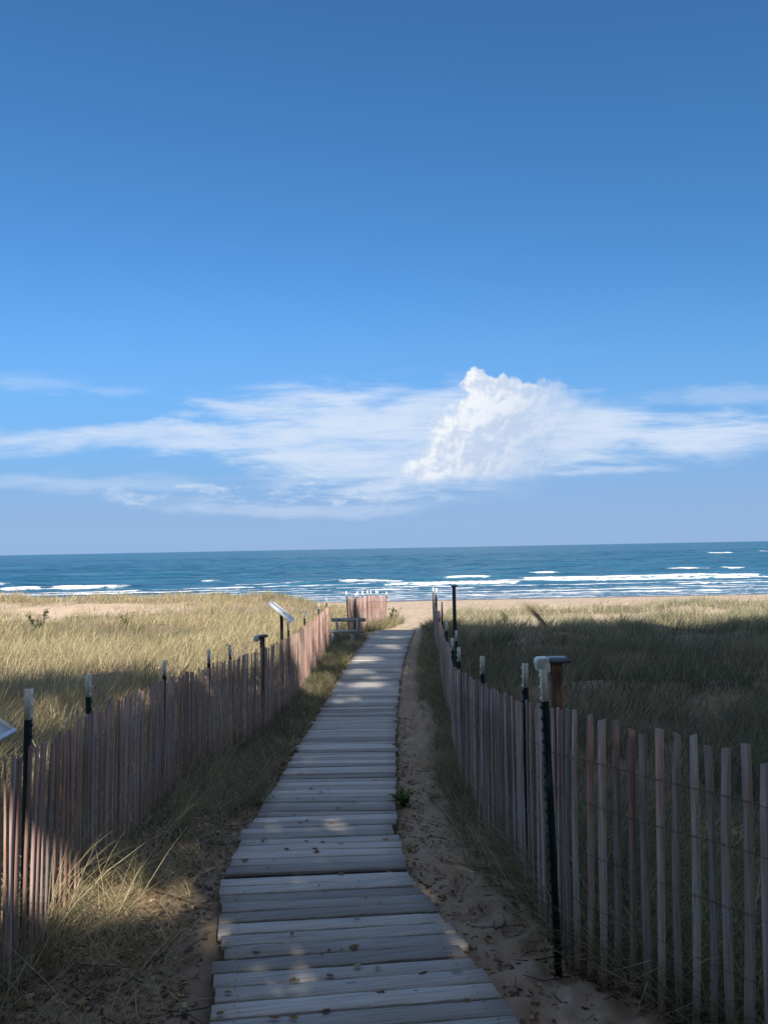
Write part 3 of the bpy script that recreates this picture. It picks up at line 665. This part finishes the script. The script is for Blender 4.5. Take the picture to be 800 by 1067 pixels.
def plume(x, y, h, label, lean):
    z = float(ground_z(x, y)); b = BL(); k = 90
    P = np.stack([x + rng.normal(0, .05, k), y + rng.normal(0, .05, k), np.full(k, z)], -1); c = np.tile(np.array([(.10, .085, .06)]), (k, 1)) * rng.uniform(.7, 1.5, (k, 1))
    b.add(P, h * rng.uniform(.6, 1.1, k), np.full(k, .014), rng.normal(math.pi if lean < 0 else 0, .5, k), np.full(k, abs(lean)) + rng.normal(0, .09, k), rng.uniform(.1, .3, k), c, c, segs=4)
    b.obj('dead_plant', None, (x, y, z), label=label, category='dead plant', group='dark dead plants in the right field')
plume(5.9, 28.5, 1.05, 'larger dark dead plume leaning left at the shadow edge of the right grass', -.75)
plume(4.6, 28.8, .8, 'smaller dark dead plume nearest the tall pole', -.35)

# leaf litter, twigs
def litter(n, fx, ya, yb, size, cols):
    y = ya + (yb - ya) * rng.random(n) ** 1.3; x = fx(y, rng.random(n)); z = ground_z(x, y) + .006
    a = rng.uniform(0, 6.28, n); s_ = size * rng.uniform(.4, 1.3, n); V = np.zeros((n, 6, 3)); tl = rng.normal(0, .35, (n, 2))
    sh = [(-1, 0, .0), (-.3, .5, .15), (.5, .42, .2), (1.1, 0, .05), (.5, -.42, .25), (-.3, -.5, .1)]
    for k, (u, v, w) in enumerate(sh):
        V[:, k, 0] = x + s_ * (u * np.cos(a) - v * np.sin(a)); V[:, k, 1] = y + s_ * (u * np.sin(a) + v * np.cos(a)); V[:, k, 2] = z + s_ * (np.abs(w + u * tl[:, 0] + v * tl[:, 1]))
    b0 = (np.arange(n) * 6)[:, None]; F = np.concatenate([b0 + np.array([[0, 1, 5, 5]])[:, [0, 1, 2]] for _ in (0,)], 0)
    Q = np.concatenate([b0 + np.array([[1, 2, 4, 5]])], 0); T2 = b0 + np.array([[2, 3, 4]])
    C = np.repeat(cols[rng.integers(0, len(cols), n)] * rng.uniform(.6, 1.3, (n, 1)), 6, 0)
    return V.reshape(-1, 3), Q, np.concatenate([F, T2]), C
BR = np.array([(.22, .15, .09), (.30, .22, .14), (.15, .10, .07), (.44, .35, .23), (.11, .08, .055), (.36, .27, .16)])
parts = [litter(8000, lambda y, r: wl(y) + .06 - r ** .8 * (wl(y) - lfx(y) + .1), 1.8, 9, .018, BR),
         litter(2600, lambda y, r: wr(y) - .04 + (r ** 1.0) * (rfx(y) - wr(y) + .2), 1.8, 9, .014, BR),
         litter(2500, lambda y, r: wr(y) - .1 + (r ** 3) * .3, 1.8, 12, .018, BR),
         litter(5000, lambda y, r: wl(y) + .06 - r * .6, 8, 22, .025, BR),
         litter(2600, lambda y, r: rfx(y) - .15 + r * 1.1, 1.8, 5, .022, BR)]
off = 0; V = []; Q = []; T = []; C = []
for (v, q, t, c) in parts: V.append(v); Q.append(q + off); T.append(t + off); C.append(c); off += len(v)
link('leaf_litter', mesh_np('leaf_litter', np.concatenate(V), [np.concatenate(Q), np.concatenate(T)], [LEAF], np.concatenate(C)), kind='stuff', label='dry leaves and bark bits lying on the sand beside the planks', category='leaf litter')
mb = MB()
for k in range(420):
    y = random.uniform(2.2, 9); s_ = random.random()
    if s_ < .6: x = float(rfx(y)) - random.uniform(-.1, .55) * random.random()
    else: x = float(wl(y)) - random.uniform(0, .9)
    a = random.uniform(0, 6.28); l = random.uniform(.05, .32); x2, y2 = x + math.cos(a) * l, y + math.sin(a) * l; xm, ym = (x + x2) / 2 + random.uniform(-.02, .02), (y + y2) / 2
    g = lambda p, q: float(ground_z(p, q)) + random.uniform(.004, .03)
    mb.tube([(x, y, g(x, y)), (xm, ym, g(xm, ym)), (x2, y2, g(x2, y2) + random.uniform(0, .03))], [random.uniform(.0025, .005), .003, .0015], 5)
mb.build('twigs', simple('twig', (.05, .035, .03), (.13, .10, .08), 40, .9), kind='stuff', label='thin dead twigs scattered on the sand by the right fence', category='twigs')

# single leaves on the boards
def fallen_leaf_mesh():
    n = 7; v = []; f = []
    for k in range(n):
        t = k / (n - 1); w = .5 * math.sin(math.pi * min(1, t * .95 + .04)) ** .8 * (1 + .15 * (-1) ** k); zz = .25 * (t - .5) ** 2
        for s_ in (-1, 0, 1): v.append(((t - .5) * 2, s_ * w, zz + .18 * abs(s_) * w + .02))
    for k in range(n - 1):
        for q in range(2): i0 = k * 3 + q; f.append([i0, i0 + 3, i0 + 4, i0 + 1])
    return np.array(v), np.array(f)
lv, lff = fallen_leaf_mesh(); LM = []
for c in ((.24, .15, .09), (.12, .08, .06), (.38, .32, .24), (.30, .2, .1)):
    LM.append(mesh_np('fallen_leaf', lv, [lff], [LEAF], np.tile(np.array(c), (len(lv), 1)), True))
for k in range(85):
    y = 2.9 + 5.0 * random.random() ** 1.4; x = float(walk_x(y)) + random.uniform(-.56, .56)
    o = link('fallen_leaf', LM[random.randrange(4)]); s_ = random.uniform(.010, .030); o.scale = (s_, s_ * random.uniform(.5, 1.7), s_ * random.uniform(.6, 2))
    o.location = (x, y, float(walk_z(y)) + .004 - (.012 if y < 5.12 else 0)); o.rotation_euler = (random.uniform(-.15, .15), random.uniform(-.15, .15), random.uniform(0, 6.28))
    o['label'] = 'small dry curled leaf lying on the boardwalk planks'; o['category'] = 'leaf'; o['group'] = 'fallen leaves on the planks'

# ------------------------------------------------------------------ sun direction, trees that stand behind the viewer
EL, AZ = R(31), R(17)          # sun: behind the camera, to its right
S = np.array([math.sin(AZ) * math.cos(EL), -math.cos(AZ) * math.cos(EL), math.sin(EL)])
kx, ky = S[0] / S[2], S[1] / S[2]     # horizontal travel per metre of height
G0 = -2.5
def proj(x, y, z): h = z - G0; return x - kx * h, y - ky * h       # where the shadow of a point falls on the level G0
def onto(x, y, z): return proj(x, y, z)
LIT = []
def lit(x, y, z, rx, ry, k=1.0): X, Y = onto(x, y, z); LIT.append((X, Y, rx, ry, k))
lit(-1.75, 3.6, -1.45, .42, .42); lit(-1.60, 4.3, -1.85, .50, .38); lit(-1.35, 4.5, -1.95, .30, .25); lit(-1.8, 3.3, -1.2, .4, .3)
lit(.28, 4.80, -2.1, .16, .16, .8); lit(.38, 4.05, -2.02, .16, .30, .6); lit(.0, 4.9, -2.1, .16, .07, .7); lit(-.45, 3.7, -1.97, .18, .2, .5); lit(-1.0, 4.0, -1.95, .14, .3, .5)
lit(-.62, 17.8, -2.57, .55, .5, 1); lit(-.35, 14.6, -2.57, .40, .32, 1); lit(-.65, 16.1, -2.57, .42, .26, 1); lit(-.2, 15.4, -2.57, .3, .2, 1); lit(.05, 19.6, -2.5, .40, .4, .9); lit(-.75, 13.2, -2.57, .3, .25, .8); lit(.2, 21.5, -2.5, .4, .3, .8); lit(-.9, 20.2, -2.5, .5, .35, .8)
lit(.48, 16.5, -2.6, .25, .6, .6)
lit(-1.35, 14.8, -2.6, .5, 1.3, .9); lit(-1.2, 17.8, -2.6, .35, 1.3, .8); lit(-1.75, 12.7, -1.6, .35, .6, .8)
for yy in (13.8, 15, 16.2, 17.4, 18.6, 19.8): lit(-1.5, yy, -1.75, .35, .75, 1)
def shade_prob(x, y):
    """density of foliage along the sun's ray to the ground point"""
    n = fbm(x * .42 + 5, y * .42, 4); n2 = fbm(x * 1.1, y * 1.1 + 3, 3)
    edge_c = 23.6 + .5 * vnoise(x * 1.2, 8)
    edge_r = 27.4 + 1.0 * vnoise(x * .35, 5) + .6 * vnoise(x * 1.3, 6) - .02 * x
    edge_l = 15.5 + 2.0 * vnoise(x * .22 + .4, 11) + 1.2 * vnoise(x * .7, 12)
    wr_ = sstep(.6, 1.8, x); wl_ = sstep(2.7, 3.9, -x + .5 * sstep(12, 15, y) * 2)
    e = edge_c * (1 - wr_) * (1 - wl_) + edge_r * wr_ + edge_l * wl_ * (1 - wr_)
    p = 1 - sstep(-.35, .35, y - e)
    # left field is dappled between 6 m and the edge
    dap = wl_ * sstep(.0, .35, n + .35 * n2 - .30 + .25 * sstep(6, 12, y))
    p = p * (1 - .85 * dap)
    # sprinkle of small holes everywhere
    p = p * (1 - .3 * sstep(1.0, 1.3, n2) * (1 - sstep(-2, .5, x) * (y < 14)))
    for (X, Y, a, b, k) in LIT:
        d = ((x - X) / a) ** 2 + ((y - Y) / b) ** 2; p = p * (1 - k * (1 - sstep(.5, 1.4, d)))
    return p
TREES = [(-27, -9, 17), (-19, -7, 16), (-12.5, -10, 19), (-6.5, -6.5, 17), (-1.2, -9.5, 20), (4.2, -6.8, 22), (10, -9, 23), (16, -7, 22), (22.5, -9.5, 23), (29, -8, 22), (36, -9, 22)]
N = 380000
gx_ = rng.uniform(-26, 34, N); gy_ = rng.uniform(-2, 29, N)
kp = rng.random(N) < shade_prob(gx_, gy_); gx_, gy_ = gx_[kp], gy_[kp]
# height of the foliage that shades the point: anywhere the ray passes the belt of crowns
ymin, ymax = -13.0, -2.2
t0 = (gy_ - ymax) / -ky; t1 = (gy_ - ymin) / -ky
t = t0 + (t1 - t0) * rng.random(len(gx_)); lo = np.maximum(t, 2.6)
bad = t1 < 2.8; t = np.where(bad, t1, lo)
px, py, pz = gx_ + kx * t, gy_ + ky * t, G0 + t
tr = np.array(TREES); pw = (px[:, None] - tr[None, :, 0]) ** 2 + .6 * (py[:, None] - tr[None, :, 1]) ** 2
own = pw.argmin(1)
kinds = ['broad leafy tree behind the viewer on the far left of the row']
where = ['leftmost', 'second from left', 'third from left', 'fourth from left', 'fifth from left, straight behind the path', 'sixth from left, right of the path', 'seventh from left', 'fifth from right', 'third from right', 'second from right', 'rightmost']
where[7] = 'fourth from right'
for k, (tx, ty, th) in enumerate(TREES):
    sel = own == k
    if sel.sum() < 40: continue
    zg = float(ground_z(tx, ty)); r = thing('shade_tree', (tx, ty, zg), 'tall leafy tree of the row behind the viewer, ' + where[k], 'tree', 'trees behind the viewer')
    P = np.stack([px[sel] - tx, py[sel] - ty, pz[sel] - zg], -1); n = len(P)
    hmax = P[:, 2].max(); mb = MB()
    tp = [(0, 0, -.3)] + [(random.uniform(-.15, .15) * q, random.uniform(-.15, .15) * q, hmax * .93 * q / 6) for q in range(1, 7)]
    mb.tube(tp, np.linspace(.32, .04, 7), 10, cap=False); mb.build('trunk', BARK, r, True)
    mb = MB()
    for q in range(34):
        e = P[rng.integers(0, n)]; z0 = max(1.8, min(e[2] * .72, hmax * .85)); s0 = np.array([0, 0, z0]); mid = (s0 + e) / 2 + np.array([0, 0, .12 * np.linalg.norm(e - s0)])
        mb.tube([s0, (s0 + mid) / 2 + rng.normal(0, .1, 3), mid, e], [.09, .07, .045, .012], 6, cap=False)
    mb.build('limbs', BARK, r, True)
    u = rng.normal(size=(n, 3)); u[:, 2] += .6; u /= np.linalg.norm(u, axis=1)[:, None]; ref = rng.normal(size=(n, 3)); a_ = np.cross(u, ref); a_ /= np.linalg.norm(a_, axis=1)[:, None]; b2 = np.cross(u, a_)
    sz = rng.uniform(.10, .19, n)[:, None]
    V = np.stack([P - a_ * sz, P + b2 * sz * .6, P + a_ * sz, P - b2 * sz * .6], 1).reshape(-1, 3)
    C = np.repeat(np.array([(.12, .16, .06)]) * rng.uniform(.6, 1.4, (n, 1)), 4, 0)
    link('crown', mesh_np('crown', V, [np.arange(len(V)).reshape(-1, 4)], [CROWN], C), r)

# ------------------------------------------------------------------ light
sun = bpy.data.lights.new('sun', 'SUN'); sun.energy = 4.6; sun.angle = R(.53); sun.color = (1, .90, .76)
so = bpy.data.objects.new('sun', sun); col.objects.link(so); so.rotation_euler = Vector(-S).to_track_quat('-Z', 'Y').to_euler()

w = bpy.data.worlds.new('World'); scene.world = w; w.use_nodes = True; nt = w.node_tree; nt.nodes.clear()
class E:
    """tiny expression wrapper over Math nodes"""
    def __init__(s, k): s.k = k
    def _b(s, op, o, r=False):
        a, b = (o, s) if r else (s, o); n = nt.nodes.new('ShaderNodeMath'); n.operation = op
        for i, v in enumerate((a, b)):
            if isinstance(v, E): nt.links.new(v.k, n.inputs[i])
            else: n.inputs[i].default_value = v
        return E(n.outputs[0])
    def __add__(s, o): return s._b('ADD', o)
    __radd__ = __add__
    def __mul__(s, o): return s._b('MULTIPLY', o)
    __rmul__ = __mul__
    def __sub__(s, o): return s._b('SUBTRACT', o)
    def __rsub__(s, o): return s._b('SUBTRACT', o, True)
    def __truediv__(s, o): return s._b('DIVIDE', o)
    def __pow__(s, o): return s._b('POWER', o)
    def mx(s, o): return s._b('MAXIMUM', o)
    def mn(s, o): return s._b('MINIMUM', o)
def SS(e, a, b):
    n = nt.nodes.new('ShaderNodeMapRange'); n.interpolation_type = 'SMOOTHSTEP'; nt.links.new(e.k, n.inputs[0])
    if b > a: n.inputs[1].default_value = a; n.inputs[2].default_value = b
    else: n.inputs[1].default_value = b; n.inputs[2].default_value = a; n.inputs[3].default_value = 1; n.inputs[4].default_value = 0
    return E(n.outputs[0])
tcn = nt.nodes.new('ShaderNodeTexCoord'); sx = nt.nodes.new('ShaderNodeSeparateXYZ'); nt.links.new(tcn.outputs['Generated'], sx.inputs[0])
dx, dy, dz = (E(sx.outputs[i]) for i in range(3))
yy = dy.mx(.05); u = dx / yy * 800.0 + 400.0; v = 571.0 - dz / yy * 800.0       # angular chart of the sky ahead
def NZ(a, b, scale, det=6, rough=.6, dist=0., sx_=1, sy_=1):
    cb = nt.nodes.new('ShaderNodeCombineXYZ'); nt.links.new((a * (sx_ / 100)).k, cb.inputs[0]); nt.links.new((b * (sy_ / 100)).k, cb.inputs[1])
    n = nt.nodes.new('ShaderNodeTexNoise'); n.noise_dimensions = '2D'; n.inputs['Scale'].default_value = scale; n.inputs['Detail'].default_value = det; n.inputs['Roughness'].default_value = rough; n.inputs['Distortion'].default_value = dist
    nt.links.new(cb.outputs[0], n.inputs['Vector']); return E(n.outputs['Fac']) - .5
def EL_(x, y, a, b, uu, vv):
    p = (uu - float(x)) / float(a); q = (vv - float(y)) / float(b); return 1.0 - (p * p + q * q) ** .5
big = NZ(u, v, 1.6, 5, .55); fine = NZ(u, v, 6.5, 5, .55, .2); bill = NZ(u, v, 4.0, 3, .5)
wu = u + big * 34.0 + bill * 14.0; wv = v + NZ(u + 300.0, v, 1.6, 5, .55) * 30.0 + fine * 14.0
# heaped cloud
lobes = [(500, 403, 20, 14), (525, 409, 32, 15), (560, 420, 44, 18), (600, 432, 42, 15), (508, 432, 30, 26), (545, 448, 60, 32), (478, 462, 36, 32), (456, 482, 32, 24), (500, 482, 55, 26), (447, 490, 22, 16), (560, 470, 70, 30)]
cum = None
for l in lobes:
    e = EL_(*l, wu, wv); cum = e if cum is None else cum.mx(e)
cumm = SS((cum + fine * .32 + bill * .15) / (1.0 + 2.2 * SS(v, 425, 495) + 1.5 * SS(u, 540, 620)), -.10, .16) * SS(v + fine * 10.0, 512, 496)
# fibrous sheets: (x, y, rx, ry, weight)
stv = v + NZ(u, v, .9, 5, .55, 0, .5, 1.4) * 40.0; fib = NZ(u, v, 2.2, 7, .62, .3, .35, 1.8)
fib2 = NZ(u, v, 5.0, 6, .65, .4, .3, 2.6)
def sheet(x, y, a, b, k, soft=.85): return SS(EL_(x, y, a, b, u + fib * 80.0, stv) + fib * 1.1 + fib2 * .5, -.05, soft) * k
shs = [(385, 432, 190, 46, .95), (200, 455, 400, 20, .75), (60, 446, 200, 12, .5), (400, 485, 190, 28, .8), (360, 462, 200, 30, .6), (720, 460, 230, 30, .95), (600, 445, 120, 42, .95), (860, 450, 160, 24, .7), (440, 462, 270, 58, .6), (30, 388, 80, 14, .25), (110, 396, 60, 10, .25), (770, 418, 120, 12, .35),
       (300, 521, 230, 12, .5), (640, 492, 90, 7, .6), (100, 500, 170, 14, .4), (450, 415, 90, 20, .5)]
sh = None
for s_ in shs:
    e = sheet(*s_); sh = e if sh is None else 1.0 - (1.0 - sh) * (1.0 - e)
small = SS(NZ(u, v, 3.0, 7, .65, .2, .6, 2.2) + SS(v, 486, 505) * SS(v, 535, 515) * .25, .22, .42) * SS(u, 520, 420) * SS(u, 60, 160)
sh = sh * SS(fib * .7 + fib2 * .5, -.60, .16) * .9
sh = 1.0 - (1.0 - sh) * (1.0 - small * .5)
sky = nt.nodes.new('ShaderNodeTexSky'); sky.sky_type = 'NISHITA'; sky.sun_disc = False; sky.sun_elevation = EL; sky.sun_rotation = math.pi - AZ
sky.air_density = 1.0; sky.dust_density = .4; sky.ozone_density = 2.0; sky.altitude = 0
def MX(f, a, b, mode='MIX'):
    m = nt.nodes.new('ShaderNodeMix'); m.data_type = 'RGBA'; m.blend_type = mode
    if isinstance(f, E): nt.links.new(f.k, m.inputs[0])
    else: m.inputs[0].default_value = f
    for s_, q in ((m.inputs[6], a), (m.inputs[7], b)):
        if isinstance(q, tuple): s_.default_value = (*q, 1)
        else: nt.links.new(q, s_)
    return m.outputs[2]
skyc = MX(1.0, sky.outputs[0], (.38, .76, 1.06), 'MULTIPLY')
# unseen bright clouds, added overhead and inland to fill the shade with light
over = 1.0 - SS(dy, -.10, .20) * SS(dz / dy.mx(.05), 1.7, 1.0)
cn = nt.nodes.new('ShaderNodeTexNoise'); cn.inputs['Scale'].default_value = 2.6; cn.inputs['Detail'].default_value = 3; nt.links.new(tcn.outputs['Generated'], cn.inputs['Vector'])
skyb = MX(over * SS(E(cn.outputs['Fac']), .38, .60) * .85, skyc, (5.0, 5.5, 6.4))
veil = MX(SS(v, 260, 540) * .85, skyc, (1.42, 2.72, 5.15))
veil = MX(SS(v, 450, 560) * .8, veil, (2.3, 3.4, 5.35))
c1 = MX(sh.mn(1.0), veil, (5.0, 5.7, 6.8))
r1 = NZ(u, v, 2.6, 3, .5, .2) - NZ(u - 7.0, v - 9.0, 2.6, 3, .5, .2); r2 = NZ(u, v, 6.5, 5, .6, .2) - NZ(u - 3.0, v - 4.0, 6.5, 5, .6, .2)
lee = SS(u + (v - 390.0) * .85, 640, 470)                       # billows catch the sun on the left, the right side thins into the anvil
relief = SS(r1 * 1.3 + r2 * .9, -.22, .24)
cc = MX((relief * (.3 + .5 * lee) + .3 * lee).mn(1.0), (3.6, 4.5, 6.0), (6.6, 6.8, 7.1))
c2 = MX((cumm * (.25 + .75 * SS(u + (v - 390.0) * .35, 640, 540))).mn(1.0), c1, cc)
bg0 = nt.nodes.new('ShaderNodeBackground'); bg0.inputs[1].default_value = .075; nt.links.new(skyb, bg0.inputs[0])
bg = nt.nodes.new('ShaderNodeBackground'); bg.inputs[1].default_value = .075; nt.links.new(c2, bg.inputs[0])
region = SS(dy, .08, .25) * SS(dz / yy, .46, .40)
ms = nt.nodes.new('ShaderNodeMixShader'); nt.links.new(region.k, ms.inputs[0]); nt.links.new(bg0.outputs[0], ms.inputs[1]); nt.links.new(bg.outputs[0], ms.inputs[2])
ow = nt.nodes.new('ShaderNodeOutputWorld'); nt.links.new(ms.outputs[0], ow.inputs[0])
w.cycles.sampling_method = 'MANUAL'; w.cycles.sample_map_resolution = 256

# ------------------------------------------------------------------ camera
cam = bpy.data.cameras.new('camera'); cam.sensor_fit = 'HORIZONTAL'; cam.sensor_width = 36; cam.lens = 36.0; cam.clip_end = 60000; cam.clip_start = .05
co = bpy.data.objects.new('camera', cam); col.objects.link(co)
p, th = R(2.7), R(1.07); f = Vector((0, math.cos(p), math.sin(p))); r0 = Vector((1, 0, 0)); u0 = r0.cross(f)
rr = r0 * math.cos(th) - u0 * math.sin(th); uu_ = rr.cross(f)
co.matrix_world = Matrix(((rr.x, uu_.x, -f.x, 0), (rr.y, uu_.y, -f.y, 0), (rr.z, uu_.z, -f.z, 0), (0, 0, 0, 1)))
scene.camera = co
scene.render.engine = 'CYCLES'; scene.cycles.max_bounces = 4; scene.cycles.diffuse_bounces = 2; scene.cycles.glossy_bounces = 2; scene.cycles.caustics_reflective = False; scene.cycles.caustics_refractive = False; scene.cycles.use_denoising = True
scene.view_settings.view_transform = 'Standard'; scene.view_settings.look = 'None'; scene.view_settings.exposure = .9; scene.view_settings.gamma = 1
